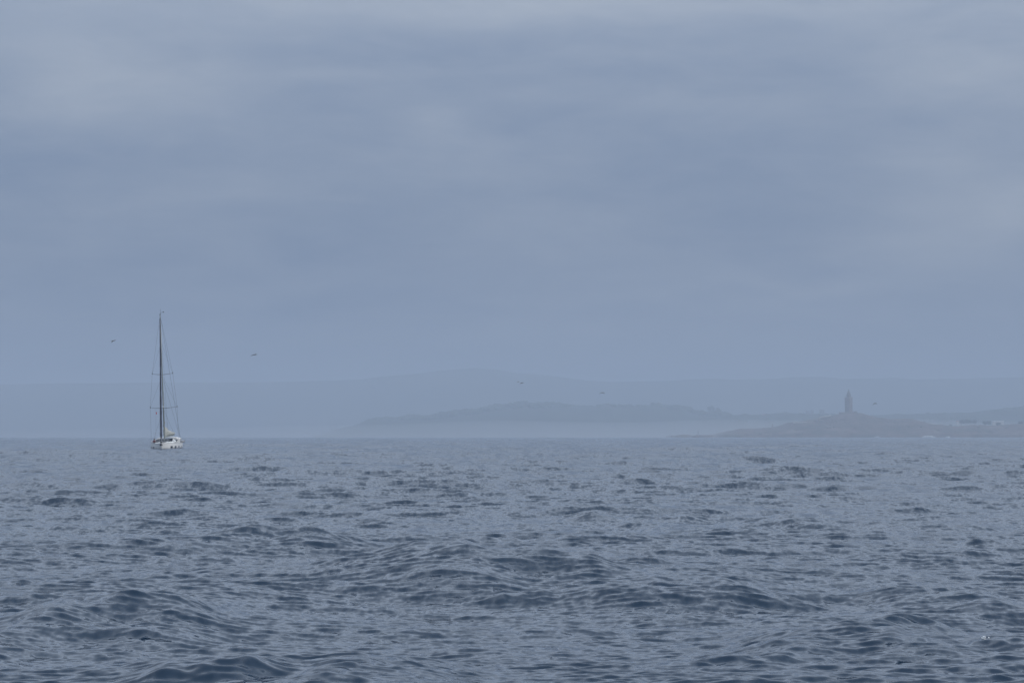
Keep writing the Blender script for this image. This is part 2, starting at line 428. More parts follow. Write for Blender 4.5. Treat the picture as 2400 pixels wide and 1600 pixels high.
# ------------------------------------------------------------------ land
def hill(name, prof, d, front, back, m, rough=2.0, nx=260, ny=40, fscale=0.01, shape=1.5, seed=0.0, low=-16.0, extra=None):
    """a body of land whose skyline passes through the (x, y) points of prof at distance d"""
    xs = np.array([p[0] for p in prof], float); ys = np.array([p[1] for p in prof], float)
    pxs = np.linspace(xs[0], xs[-1], nx)
    rz = H + (HZ - np.interp(pxs, xs, ys)) / F * d
    verts = []; faces = []
    for j in range(ny + 1):
        t = -1 + 2 * j / ny
        dep = t * (front if t < 0 else back)
        s = 1 - abs(t) ** shape if t < 0 else 1 - t ** 2 * 0.9
        for i_, px in enumerate(pxs):
            x = (px - 1200) / F * d
            y = d + dep
            base = max(rz[i_], 0.0)
            nz = mnoise.fractal(Vector((x * fscale + seed, y * fscale, seed)), 1.0, 2.0, 5)
            edge = min(1.0, base / 12.0)
            keep = 1 - 0.75 * math.exp(-(t / 0.12) ** 2)
            z = base * s + nz * rough * edge * keep * (1 if t < 0.3 else 0.6)
            if extra: z += extra(x, y, t)
            if abs(t) == 1.0: z = low
            if t > 0: z = min(z, base * 0.995)
            z = z if z > 0.2 else low
            verts.append((x * (1 + 0.0 * t), y, z))
    for j in range(ny):
        for i_ in range(nx - 1):
            a = j * nx + i_
            faces.append((a, a + 1, a + nx + 1, a + nx))
    me = bpy.data.meshes.new(name); me.from_pydata(verts, [], faces); me.update()
    for p in me.polygons: p.use_smooth = True
    o = link(name, me, m); tag(o, kind='structure')
    def height(px, t=0.0):
        base = max(float(H + (HZ - np.interp(px, xs, ys)) / F * d), 0.0)
        return Vector(((px - 1200) / F * d, d + t * (front if t < 0 else back), base * (1 - abs(t) ** shape if t < 0 else 1 - t * t * 0.9)))
    return o, height

FAR = [(-500, 910), (-300, 906), (0, 900), (150, 898), (330, 898), (520, 896), (700, 895), (842, 890), (896, 882), (950, 879), (1032, 868.6), (1114, 862), (1168, 867), (1209, 875),
       (1263, 877), (1318, 883.5), (1380, 891), (1438, 894), (1506, 892), (1574, 890), (1625, 887), (1676, 885.5), (1710, 889), (1812, 888), (1863, 883),
       (1931, 883), (1982, 887), (2050, 886), (2095, 884), (2140, 888), (2250, 887), (2400, 886), (2700, 890), (3000, 900)]
hill('far_hills', FAR, 14500, 1200, 2200, MT['far'], 22, 320, 24, 0.0009, 1.4, 3.0)
MID = [(770, 1026), (787, 1017), (814, 1008.7), (842, 1000.5), (861, 989.7), (877, 983), (907, 979), (950, 978), (972, 973), (1005, 974.7), (1027, 972), (1046, 966.5),
       (1087, 961), (1127, 957), (1149, 951), (1184, 947), (1223, 944), (1296, 944), (1331, 950), (1370, 950), (1400, 954), (1421, 947), (1438, 952), (1465, 949),
       (1496, 951), (1533, 948), (1560, 951), (1577, 948), (1601, 953), (1622, 961), (1656, 966), (1696, 966), (1720, 974), (1760, 985), (1820, 1000), (1880, 1026)]
mid_o, mid_h = hill('wooded_headland', MID, 9800, 1300, 1200, MT['wood'], 14, 300, 30, 0.003, 1.3, 9.0)
BACK = [(1600, 1000), (1660, 985), (1703, 974), (1744, 971), (1778, 972), (1829, 968), (1863, 969), (1900, 970), (1935, 969), (1980, 972), (2008, 974), (2076, 972),
        (2140, 970), (2195, 967), (2280, 966), (2331, 960), (2400, 952), (2480, 948), (2600, 960), (2760, 990)]
back_o, back_h = hill('city_shore_hill', BACK, 9300, 900, 900, MT['wood'], 12, 220, 24, 0.004, 1.3, 15.0)
HEAD = [(1560, 1027), (1610, 1025), (1668, 1021), (1702, 1012), (1729, 1007), (1804, 1003), (1831, 998), (1852, 990), (1896, 984), (1927, 979), (1954, 974), (1967, 969.5),
        (2008, 969), (2022, 973), (2035, 976), (2059, 980.5), (2093, 982), (2131, 982), (2158, 989), (2178, 994), (2222, 999), (2260, 998), (2300, 996), (2350, 995), (2400, 993), (2520, 990), (2700, 1010)]
def crag(x, y, t):
    n = mnoise.fractal(Vector((x * 0.03, y * 0.03, 4.0)), 1.0, 2.1, 5)
    return max(0.0, n - 0.05) * 5.0 * (1 if t < -0.35 else 0.25)
head_o, head_h = hill('tower_headland', HEAD, 6900, 420, 420, MT['headland'], 7, 520, 60, 0.012, 1.6, 22.0, -16, crag)

# woodland along the skyline of the middle headland: one mass, nobody could count it
bm = bmesh.new()
for k in range(300):
    px = random.uniform(835, 1700)
    p = mid_h(px, random.uniform(-0.25, 0.05))
    if p.z < 15: continue
    r = random.uniform(7, 14)
    ell(bm, (p.x, p.y, p.z - r * 0.25), (r * random.uniform(.9, 1.5), r * 1.2, r * random.uniform(.55, .8)), 2, 0.7, k * 1.3)
tag(obj('woodland', bm, MT['leaf'], smooth=False), 'distant mass of trees covering the ridge of the hazy middle headland', 'woodland', kind='stuff')
bm = bmesh.new()
for k in range(170):
    px = random.uniform(1700, 2500)
    p = back_h(px, random.uniform(-0.5, 0.03))
    r = random.uniform(5, 10)
    ell(bm, (p.x, p.y, p.z - r * 0.3), (r * random.uniform(.9, 1.7), r * 1.2, r * random.uniform(.5, .7)), 2, 0.7, k * 0.7)
tag(obj('shore_scrub', bm, MT['leaf'], smooth=False), 'dark scrub and trees scattered over the hazy hill behind the tower headland', 'woodland', kind='stuff')

# ------------------------------------------------------------------ trees
def tree(loc, h, w, label, group, seed):
    t = empty('tree', loc); tag(t, label, 'tree', group)
    rs = random.Random(seed)
    b = bmesh.new()
    tube(b, [(0, 0, -1.5), (0.1 * w, 0, h * 0.3), (0.0, 0.05 * w, h * 0.75)], [0.05 * h, 0.035 * h, 0.012 * h], 7)
    for k in range(5):
        a = rs.random() * 6.28
        tube(b, [(0.05 * w, 0, h * (0.28 + 0.08 * k)), (math.cos(a) * w * .3, math.sin(a) * w * .3, h * (0.45 + 0.08 * k))], [0.018 * h, 0.006 * h], 5)
    obj('trunk', b, MT['bark'], t)
    b = bmesh.new()
    for k in range(16):
        a = rs.random() * 6.28; rr = rs.random() ** .5 * w * 0.36; zz = h * rs.uniform(0.36, 0.86)
        s = w * rs.uniform(.13, .22) * (1.15 - 0.5 * abs(zz / h - .5))
        ell(b, (math.cos(a) * rr, math.sin(a) * rr, zz), (s, s, s * .75), 2, 0.8, rs.random() * 50)
    for k in range(220):         # leaf sprays round the outline
        a = rs.random() * 6.28; rr = w * rs.uniform(.25, .52); zz = h * rs.uniform(.3, .98)
        rr *= math.sqrt(max(0.05, 1 - ((zz / h - .6) / .45) ** 2))
        c = Vector((math.cos(a) * rr, math.sin(a) * rr, zz)); s = w * .035
        vs = [b.verts.new(c + Vector((rs.uniform(-s, s), rs.uniform(-s, s), rs.uniform(-s, s)))) for _ in range(3)]
        b.faces.new(vs)
    obj('crown', b, MT['leaf'], t, smooth=False)
    return t
TG = 'dark trees on the low shore right of the tower'
TREES = [(2253, 991, 10, 12, 'dark rounded tree at the left end of the tree clump on the low shore', TG),
         (2263, 991, 10, 13, 'dark tree second from left in the clump on the low shore', TG),
         (2273, 991, 9, 13, 'dark tree in the middle of the clump left of the low building', TG),
         (2284, 991, 9, 12, 'dark tree at the right end of the clump left of the low building', TG),
         (2308, 993, 8, 12, 'dark tree standing nearest left of the low orange-roofed building', TG),
         (2317, 993, 8, 13, 'dark tree touching the left end of the low orange-roofed building', TG),
         (2392, 993, 8, 14, 'dark tree at the right edge of the picture above the shore', TG),
         (2340, 996, 7, 12, 'dark tree in front of the low orange-roofed building', TG),
         (2228, 998, 5, 9, 'small dark bush-like tree between the white hut and the tree clump', TG)]
for k, (px, py, hp, wp, lab, g) in enumerate(TREES):
    d = 6960 if px != 2340 else 6840
    s = d / F
    b_ = head_h(px, 0.0)
    p = at(px, py + 1, d); p.z = min(p.z, H + (HZ - py) / F * d) - 3 * s
    tree(p, (hp + 3) * s * 1.0, wp * s, lab, g, 100 + k)
for k, (px, py, hp, wp, lab) in enumerate([(1663, 967, 17, 11, 'left tree of the tall clump standing on the middle headland'),
                                           (1671, 967, 18, 12, 'tallest tree of the clump on the middle headland skyline'),
                                           (1682, 967, 12, 13, 'low broad tree at the right of the skyline clump')]):
    d = 9800; s = d / F
    tree(at(px, py, d), hp * s, wp * s, lab, 'tall trees at the end of the middle headland', 200 + k)

# ------------------------------------------------------------------ the tower
TD = 6900
tb = at(1989, 967, TD)
tower = empty('stone_lighthouse', tb, (0, 0, R(45 + 3)))
tag(tower, 'tall square stone lighthouse tower with a stepped pointed top on the headland', 'lighthouse')
W = 12.7; BH = 34.2
b = bmesh.new(); box(b, (0, 0, BH / 2 - 2), (W, W, BH + 4)); obj('body', b, MT['stone'], tower, smooth=False)
b = bmesh.new(); box(b, (0, 0, BH + 0.35), (W + 1.4, W + 1.4, 0.7)); obj('cornice', b, MT['stone2'], tower, smooth=False)
for sx in (-1, 1):
    for sy in (-1, 1):
        b = bmesh.new(); box(b, (sx * (W / 2 + .1), sy * (W / 2 + .1), BH + 1.5), (1.1, 1.1, 1.6), taper=0.7); obj('corner_finial', b, MT['stone2'], tower, smooth=False)
b = bmesh.new()      # parapet round the terrace
for s_ in (-1, 1):
    box(b, (s_ * (W / 2 + .35), 0, BH + 1.15), (0.35, W - 0.8, 0.9)); box(b, (0, s_ * (W / 2 + .35), BH + 1.15), (W - 0.8, 0.35, 0.9))
obj('parapet', b, MT['stone2'], tower, smooth=False)
# raised band climbing the four faces, as the old ramp did
for f in range(4):
    for q in range(2):
        b = bmesh.new()
        z0 = 4 + f * 3.6 + q * 14.4
        a0 = R(90 * f)
        n_ = Vector((math.sin(a0), -math.cos(a0), 0)); u_ = Vector((math.cos(a0), math.sin(a0), 0))
        for k in range(8):
            t0, t1 = -1 + k / 4, -1 + (k + 1) / 4
            p0 = [n_ * (W / 2 + e) + u_ * (W / 2 * .985 * t) + Vector((0, 0, z0 + (t + 1) * 1.8 + zz)) for t in (t0, t1) for (e, zz) in ((-.05, 0), (.35, 0), (.35, .7), (-.05, .7))]
            vs = [b.verts.new(p) for p in p0]
            for q_ in ((0, 1, 2, 3), (7, 6, 5, 4), (0, 4, 5, 1), (1, 5, 6, 2), (2, 6, 7, 3), (3, 7, 4, 0)): b.faces.new([vs[i_] for i_ in q_])
        bmesh.ops.remove_doubles(b, verts=b.verts, dist=0.001)
        obj('ramp_band', b, MT['stone2'], tower, smooth=False)
# openings with frames on every face
for f in range(4):
    for (u, z, w_, h_) in ((-2.6, 11, 1.2, 2.2), (2.6, 11, 1.2, 2.2), (-2.6, 20, 1.2, 2.2), (2.6, 20, 1.2, 2.2), (0, 27.5, 1.4, 2.6), (0, 2.2, 1.6, 3.4)):
        a0 = R(90 * f); n_ = Vector((math.sin(a0), -math.cos(a0), 0)); u_ = Vector((math.cos(a0), math.sin(a0), 0))
        c = n_ * (W / 2 + .02) + u_ * u + Vector((0, 0, z))
        b = bmesh.new(); box(b, c, (w_ + .5, .25, h_ + .5), a0); fr = obj('window' if z > 5 else 'door', b, MT['stone2'], tower, smooth=False)
        b = bmesh.new(); box(b, c + n_ * .06, (w_, .25, h_), a0); obj('opening', b, MT['opening'], fr, smooth=False)
def octa(r, z, rot=22.5): return [Vector((r * math.cos(R(45 * k + rot)), r * math.sin(R(45 * k + rot)), z)) for k in range(8)]
b = bmesh.new(); loft(b, [octa(5.2, BH + .7), octa(5.2, BH + 8.0), octa(5.5, BH + 8.1), octa(5.5, BH + 8.7)]); obj('octagonal_stage', b, MT['stone'], tower, smooth=False)
for k in range(0, 8, 2):
    a0 = R(45 * k); b = bmesh.new(); box(b, (5.1 * math.cos(a0), 5.1 * math.sin(a0), BH + 4.2), (.3, 1.4, 3.0), a0); obj('window', b, MT['opening'], tower, smooth=False)
b = bmesh.new(); loft(b, [octa(3.7, BH + 8.7), octa(3.5, BH + 12.6), octa(3.8, BH + 12.7), octa(3.8, BH + 13.2)]); obj('upper_stage', b, MT['stone'], tower, smooth=False)
b = bmesh.new(); tube(b, [(0, 0, BH + 13.2), (0, 0, BH + 15.2)], 2.2, 16); obj('lantern_gallery', b, MT['stone2'], tower)
b = bmesh.new(); tube(b, [(0, 0, BH + 15.2), (0, 0, BH + 17.8)], 1.5, 12); obj('lantern_glass', b, MT['glass'], tower)
b = bmesh.new(); tube(b, [(0, 0, BH + 17.8), (0, 0, BH + 18.6), (0, 0, BH + 19.4), (0, 0, BH + 21.5)], [1.8, 1.4, .5, .1], 12); obj('lantern_roof', b, MT['alu'], tower)
# plinth terrace below it
pl = empty('stone_terrace', at(1988, 970, TD)); tag(pl, 'low stone terrace wall round the foot of the lighthouse', 'terrace wall')
b = bmesh.new(); loft(b, [[Vector((x * k, y * k, z)) for x, y in ((-20, -15), (20, -15), (20, 15), (-20, 15))] for k, z in ((1.05, -6), (1, 2.9))]); obj('retaining_wall', b, MT['stone'], pl, smooth=False)
b = bmesh.new()
for s_ in (-1, 1):
    box(b, (s_ * 19.4, 0, 3.5), (.8, 29, 1.2))
box(b, (0, -14.4, 3.5), (37.8, .8, 1.2)); obj('coping', b, MT['stone2'], pl, smooth=False)
g_ = empty('gatehouse', at(2004, 966.5, TD - 4)); tag(g_, 'small stone building on the terrace right beside the lighthouse foot', 'building')
b = bmesh.new(); box(b, (0, 0, 1.4), (8, 6, 2.8)); obj('wall', b, MT['stone'], g_, smooth=False)
b = bmesh.new(); box(b, (0, 0, 3.0), (8.6, 6.6, .4)); obj('roof', b, MT['stone2'], g_, smooth=False)
for u in (-2, 2):
    b = bmesh.new(); box(b, (u, -3.02, 1.4), (1, .2, 1.4)); obj('window', b, MT['opening'], g_, smooth=False)

# ------------------------------------------------------------------ buildings in the haze
def house(name, px, py, wpx, hpx, d, dep, wm, rm, label, cat, roof_h=0.25, nwin=3, group=None, gable=False):
    s = d / F; w = wpx * s; h = hpx * s
    t = empty(name, at(px, py, d)); tag(t, label, cat, group)
    hb = h * (1 - roof_h)
    b = bmesh.new(); box(b, (0, 0, hb / 2 - 3), (w, dep, hb + 6)); obj('wall', b, wm, t, smooth=False)
    b = bmesh.new()
    if gable:
        o_ = .4
        P = [Vector((x, y, z)) for x in (-w / 2 - o_, w / 2 + o_) for (y, z) in ((-dep / 2 - o_, hb + .003), (dep / 2 + o_, hb + .003), (0, h))]
        vs = [b.verts.new(p) for p in P]
        for f in ((0, 1, 2), (5, 4, 3), (0, 3, 4, 1), (1, 4, 5, 2), (2, 5, 3, 0)): b.faces.new([vs[i_] for i_ in f])
    else:
        box(b, (0, 0, hb + h * roof_h / 2 + .003), (w + .6, dep + .6, h * roof_h))
    obj('roof', b, rm, t, smooth=False)
    for k in range(nwin):
        b = bmesh.new(); box(b, (w * (-.5 + (k + .5) / nwin), -dep / 2 - .02, hb * .5), (w / nwin * .35, .2, hb * .42)); obj('window', b, MT['glass'], t, smooth=False)
    return t
house('long_building', 2338.5, 991, 25, 5.2, 6900, 14, MT['wall'], MT['bright_roof'], 'long low white building with an orange-tinged edge among trees at right', 'building', .45, 6)
house('white_pavilion', 2179, 995, 26, 3.2, 6930, 10, MT['wall'], MT['bright_roof'], 'long thin white building at the right foot of the tower headland', 'building', .4, 5)
house('white_house', 2375, 983, 6, 5.5, 8900, 9, MT['wall'], MT['bright_roof'], 'small pale house high on the shore near the right edge', 'house', .3, 2, gable=True)
house('white_shed', 2399, 997, 12, 3, 6880, 9, MT['wall'], MT['bright_roof'], 'white building cut by the right edge just above the sea', 'building', .4, 2)
house('pale_house', 2244, 990, 5, 4.5, 7100, 8, MT['wall'], MT['roof'], 'small pale house just left of the dark tree clump', 'house', .35, 2, gable=True)
for k, (px, py, w_, h_, lab) in enumerate([(1893, 971, 8, 9, 'grey block at the left of the two blocks left of the lighthouse'), (1903, 971, 7, 11, 'taller grey block just left of the lighthouse slope'),
                                         (1926, 970, 11, 10, 'grey block nearest to the left side of the lighthouse'), (1841, 970, 11, 5, 'low grey block on the far shore well left of the lighthouse')]):
    house('apartment_block', px, py, w_, h_, 9250, 14, MT['grey_wall'], MT['grey_wall'], lab, 'building', .12, 3, 'hazy blocks on the far shore')
house('shore_building', 1585, 1003, 24, 3.0, 9300, 12, MT['wall'], MT['bright_roof'], 'long pale building low on the shore under the middle headland', 'building', .3, 6)
house('white_house', 1790, 974, 7, 4, 9240, 9, MT['wall'], MT['roof'], 'small pale house on the far shore left of the grey blocks', 'house', .4, 2, gable=True)
# small marker on the left tip of the headland, and a standing stone on its slope
bm = bmesh.new(); tube(bm, [(0, 0, -3), (0, 0, 4.5), (0, 0, 4.6), (0, 0, 6)], [.9, .6, 1.1, .2], 8)
tag(obj('beacon', bm, MT['dark'], loc=at(1636, 1014, 6600)), 'small dark beacon on the low rocks left of the tower headland', 'beacon')
bm = bmesh.new(); box(bm, (0, 0, 2.5), (2.2, 1.2, 8), .3, .6)
tag(obj('standing_stone', bm, MT['stone'], loc=at(1810, 999, 6880), smooth=False), 'upright stone standing on the left shoulder of the tower headland', 'stone')

# pale rocks showing on the slope of the headland: nobody could count them
bm = bmesh.new()
for k in range(420):
    px = random.uniform(1680, 2390); t_ = random.uniform(-.8, -.03)
    p = head_h(px, t_)
    if p.z < 1.0: continue
    r = random.uniform(.8, 3.0)
    ell(bm, (p.x, p.y, p.z + mnoise.noise(Vector((px, t_, 0))) * 2), (r * random.uniform(1, 2.5), r, r * random.uniform(.4, .8)), 1, .8, k)
tag(obj('headland_rocks', bm, MT['rock'], smooth=False), 'pale rocks strewn over the slope of the tower headland', 'rocks', kind='stuff')
# footpath traces
def ribbon(name, pts, w, m, label, cat):
    b = bmesh.new(); prev = None
    for (px, t_) in pts:
        p = head_h(px, t_); p.z += 3.2
        a_ = b.verts.new(p + Vector((0, -w, 0.5))); c_ = b.verts.new(p + Vector((0, w, 1.0))); e_ = b.verts.new(p + Vector((0, 0, -6)))
        if prev: b.faces.new((prev[0], a_, c_, prev[1])); b.faces.new((prev[0], prev[2], e_, a_)); b.faces.new((prev[1], c_, e_, prev[2]))
        prev = (a_, c_, e_)
    o = obj(name, b, m); tag(o, kind='structure'); return o
ribbon('footpath', [(1918, -.06), (1930, -.07), (1945, -.08)], 2.2, MT['path'], '', '')
ribbon('footpath', [(1850, -.22), (1862, -.27), (1872, -.34), (1884, -.42)], 2.0, MT['path'], '', '')

# surf breaking at the foot of the headland
def surf(x0, x1, d, hpx, n, label):
    b = bmesh.new()
    for k in range(n):
        px = random.uniform(x0, x1); e = 1 - abs((px - (x0 + x1) / 2) / ((x1 - x0) / 2)) ** 2
        r = random.uniform(.3, 1.0) * hpx * d / F * .45 * (0.3 + e)
        p = at(px, HZ, d + random.uniform(-12, 12)); p.z = -2.9 + random.uniform(0, hpx * d / F * .7 * e)
        ell(b, p, (r * 2.0, r * 1.5, r * .8), 1, .9, k)
    tag(obj('surf', b, MT['foam']), label, 'surf', kind='stuff')
surf(2160, 2192, 6470, 4.5, 60, 'white surf breaking on the shore below the thin white building')
surf(2048, 2062, 6470, 2.5, 20, 'small white surf breaking below the lighthouse')
surf(2214, 2228, 6470, 2.5, 14, 'faint spray on the shore right of the surf')

# ------------------------------------------------------------------ the sailing boat
BD = 500.0
bow = at(378.5, 1053.5, BD)
yaw = R(6.0 - 6.7)      # six degrees off the line of sight
Lb, Bm = 15.4, 4.9
boat = empty('sailboat', (bow.x + math.sin(yaw) * Lb / 2, BD + math.cos(yaw) * Lb / 2, 0.0))
boat.rotation_mode = 'XYZ'
boat.rotation_euler = (R(2.3), 0, R(-90) - yaw)
tag(boat, 'white sailing yacht with sails lowered and a tall mast, heading towards the viewer', 'sailboat')
# local axes: +x towards the bow, +y to port, z up
def bx_(t): return -Lb / 2 + Lb * t
def beam(t): return Bm / 2 * (math.sin(math.pi * min(1, .5 * (t / .42) ** .35 if t < .42 else 1)) if False else (0.86 + 0.14 * math.sin(math.pi / 2 * min(1, t / .42))) * (1 if t < .5 else max(0.0, 1 - ((t - .5) / .5) ** 2.3) ** .8))
def sheer(t): return 1.02 + 0.14 * (t - .3) ** 2
def ring(t, up=True):
    bb = max(beam(t), .03); s = sheer(t)
    keel = -.55 * math.sin(math.pi * min(1, .12 + .88 * (1 - t) * 1.0)) - .05
    xs_ = bx_(t)
    rake = lambda z: (-.35 * (1 - z / s) if t > .93 else 0)
    pts = []
    for y_, z_ in ((1.0, 1.0), (1.0, .72), (.985, .4), (.95, .12), (.84, -.12)):
        zz = z_ * s
        pts.append((y_ * bb, zz))
    pts.append((bb * .45, keel))
    full = [Vector((xs_ + rake(z), y, z)) for y, z in pts] + [Vector((xs_ + rake(keel), 0, keel - .08))] + [Vector((xs_ + rake(z), -y, z)) for y, z in reversed(pts)]
    return full
ts = [0, .06, .15, .25, .35, .45, .55, .65, .74, .82, .88, .93, .965, .985, 1.0]
b = bmesh.new(); rr = loft(b, [ring(t) for t in ts], caps=False, closed=False)
b.faces.new([v_ for v_ in rr[0]]); b.faces.new([v_ for v_ in rr[-1]][::-1])
hull = obj('hull', b, MT['white'], boat)
b = bmesh.new()
L_ = [b.verts.new((bx_(t), beam(t) * .995, sheer(t) - .02)) for t in ts]; C_ = [b.verts.new((bx_(t), 0, sheer(t) + .06)) for t in ts]; Q_ = [b.verts.new((bx_(t), -beam(t) * .995, sheer(t) - .02)) for t in ts]
for k in range(len(ts) - 1):
    b.faces.new((L_[k], L_[k + 1], C_[k + 1], C_[k])); b.faces.new((C_[k], C_[k + 1], Q_[k + 1], Q_[k]))
obj('deck', b, MT['deck'], boat)
for s_ in (-1, 1):
    b = bmesh.new(); tube(b, [(bx_(t), s_ * (beam(t) + .01), sheer(t) + .02) for t in ts], .045, 6); obj('toe_rail', b, MT['teak'] if False else MT['white'], boat)
b = bmesh.new()
for s_ in (-1, 1):
    pts0 = [Vector((bx_(t) + (-.3 if t > .93 else 0), s_ * (beam(t) * .955 + .018), .10)) for t in ts]; pts1 = [Vector((p.x, s_ * (beam(t) * .965 + .02), .22)) for p, t in zip(pts0, ts)]
    v0 = [b.verts.new(p) for p in pts0]; v1 = [b.verts.new(p) for p in pts1]
    for k in range(len(ts) - 1): b.faces.new((v0[k], v0[k + 1], v1[k + 1], v1[k]))
obj('boot_stripe', b, MT['boot'], boat)
for s_ in (-1, 1):
    for (t, w_, h_) in ((.85, .68, .27), (.75, .70, .27), (.60, .75, .26), (.32, .9, .26)):
        b = bmesh.new()
        y_ = s_ * (beam(t) * .978); sl = s_ * (beam(t + .02) - beam(t - .02)) / (.04 * Lb)
        box(b, (bx_(t), y_, .42), (w_, .10, h_), math.atan(sl)); wv = obj('hull_window', b, MT['glass'], hull, smooth=False)
# forward part shows the ports as small dark squares: fit them flush to the bow flare
# coach roof with long windows
def cab(t, k):  # cross-section half width of the coachroof
    return beam(t) * k
b = bmesh.new()
rs_ = []
for t, h_ in ((.30, .30), (.38, .32), (.50, .30), (.60, .26), (.70, .18), (.78, .08)):
    w_ = min(1.75, beam(t) * .74); z0 = sheer(t) + .0
    rs_.append([Vector((bx_(t), w_, z0)), Vector((bx_(t), w_ * .93, z0 + h_ * .75)), Vector((bx_(t), w_ * .6, z0 + h_)), Vector((bx_(t), -w_ * .6, z0 + h_)), Vector((bx_(t), -w_ * .93, z0 + h_ * .75)), Vector((bx_(t), -w_, z0))])
loft(b, rs_); cabin = obj('coach_roof', b, MT['deck'], boat)
for s_ in (-1, 1):
    for (t, w_) in ((.36, 1.5), (.48, 1.5), (.59, 1.0)):
        b = bmesh.new(); box(b, (bx_(t), s_ * (min(1.75, beam(t) * .74) * .965 + .01), sheer(t) + .12), (w_, .07, .12)); obj('window', b, MT['glass'], cabin, smooth=False)
for t in (.66, .55, .86):
    b = bmesh.new(); box(b, (bx_(t), 0, sheer(t) + (.25 if t < .8 and t > .6 else .31 if t < .6 else .09)), (.6, .6, .06)); obj('hatch', b, MT['glass'], boat, smooth=False)
# windscreen and hard spray hood
b = bmesh.new()
Wd = 2.15
rs_ = []
for (x, z, k) in ((bx_(.33), 2.02, .96), (bx_(.27), 2.12, 1.0), (bx_(.15), 2.16, 1.0), (bx_(.03), 2.10, .98)):
    r_ = []
    for q in range(13):
        a = -1 + q / 6; r_.append(Vector((x, a * Wd * k, z - .34 * abs(a) ** 3.5)))
    for q in range(12, -1, -1):
        a = -1 + q / 6; r_.append(Vector((x, a * Wd * k, z - .34 * abs(a) ** 3.5 - .07)))
    rs_.append(r_)
loft(b, rs_); top = obj('cockpit_canopy', b, MT['whitecanvas'], boat)
# windscreen: dark panes between light posts
zb, zt = 1.20, 1.86
ys = [-1.75, -.95, -.1, .1, .95, 1.75]
panes = [(-1.95, -1.02), (-.94, -.04), (.04, .94)]
for (y0, y1) in panes:
    b = bmesh.new(); vs = [b.verts.new(p) for p in ((bx_(.375), y0 * .92, zb), (bx_(.375), y1 * .92, zb), (bx_(.335), y1, zt - .1 * (abs(y1) > 1.5)), (bx_(.335), y0, zt - .1 * (abs(y0) > 1.5)))]
    f_ = b.faces.new(vs); r_ = bmesh.ops.extrude_face_region(b, geom=[f_])
    for v_ in r_['geom']:
        if isinstance(v_, bmesh.types.BMVert): v_.co.x -= .04
    obj('windscreen_pane', b, MT['glass'], boat, smooth=False)
for y_ in (-1.98, -.98, 0, .98, 1.98):
    b = bmesh.new(); tube(b, [(bx_(.378), y_ * .92, zb - .1), (bx_(.335), y_, zt + .04 - .12 * (abs(y_) > 1.5))], .04, 6); obj('windscreen_post', b, MT['steel'] if abs(y_) < 1.5 else MT['whitecanvas'], boat)
b = bmesh.new(); vs = [b.verts.new(p) for p in ((bx_(.375), .94, zb), (bx_(.375), 1.80, zb), (bx_(.335), 1.95, zt - .1), (bx_(.335), 1.02, zt))]      # canvas panel on the port side
f_ = b.faces.new(vs); r_ = bmesh.ops.extrude_face_region(b, geom=[f_])
for v_ in r_['geom']:
    if isinstance(v_, bmesh.types.BMVert): v_.co.x -= .04
pn = obj('canvas_panel', b, MT['whitecanvas'], boat, smooth=False)
b = bmesh.new(); vs = [b.verts.new(p) for p in ((bx_(.375) + .02, 1.62, zb + .05), (bx_(.345) + .03, 1.86, zt - .22), (bx_(.345) + .03, 1.22, zt - .1))]
f_ = b.faces.new(vs); r_ = bmesh.ops.extrude_face_region(b, geom=[f_])
for v_ in r_['geom']:
    if isinstance(v_, bmesh.types.BMVert): v_.co.x -= .03
obj('clear_window', b, MT['glass'], pn, smooth=False)
b = bmesh.new(); ell(b, (bx_(.52), 1.55, 1.32), (.42, .22, .26), 2, .3, 4.0); obj('white_deck_bag', b, MT['foam'], boat)
b = bmesh.new(); box(b, (bx_(.372), 0, 1.09), (.12, 4.0, .2)); obj('windscreen_coaming', b, MT['deck'], boat, smooth=False)
for s_ in (-1, 1):      # side screens in pale canvas, dark opening behind
    b = bmesh.new(); vs = [b.verts.new(p) for p in ((bx_(.37), s_ * 1.86, 1.12), (bx_(.24), s_ * 1.98, 1.1), (bx_(.25), s_ * 2.06, 1.78), (bx_(.335), s_ * 2.0, 1.82))]
    f_ = b.faces.new(vs); r_ = bmesh.ops.extrude_face_region(b, geom=[f_])
    for v_ in r_['geom']:
        if isinstance(v_, bmesh.types.BMVert): v_.co.y -= s_ * .04
    obj('side_screen', b, MT['whitecanvas'], boat, smooth=False)
for x in (.24, .04):
    for s_ in (-1, 1):
        b = bmesh.new(); tube(b, [(bx_(x), s_ * 2.02, 1.0), (bx_(x), s_ * 2.08, 1.8)], .03, 6); obj('canopy_post', b, MT['steel'], boat)
for s_ in (-1, 1):
    b = bmesh.new()
    box(b, (bx_(.16), s_ * 1.45, 1.16), (3.6, .5, .36)); box(b, (bx_(.16), s_ * 1.63, 1.39), (3.5, .14, .12)); obj('cockpit_coaming', b, MT['deck'], boat, smooth=False)
for s_ in (-1, 1):
    b = bmesh.new(); cx, cy, cz = bx_(.12), s_ * .95, 1.45
    tube(b, [(cx, cy + .42 * math.cos(R(a)), cz + .42 * math.sin(R(a))) for a in range(0, 361, 30)], .025, 6)
    for a in range(0, 180, 45): tube(b, [(cx, cy + .4 * math.cos(R(a)), cz + .4 * math.sin(R(a))), (cx, cy - .4 * math.cos(R(a)), cz - .4 * math.sin(R(a)))], .012, 5)
    obj('steering_wheel', b, MT['steel'], boat)
    b = bmesh.new(); box(b, (cx + .15, cy, 1.2), (.3, .35, .7), 0, .8); obj('wheel_pedestal', b, MT['deck'], boat, smooth=False)
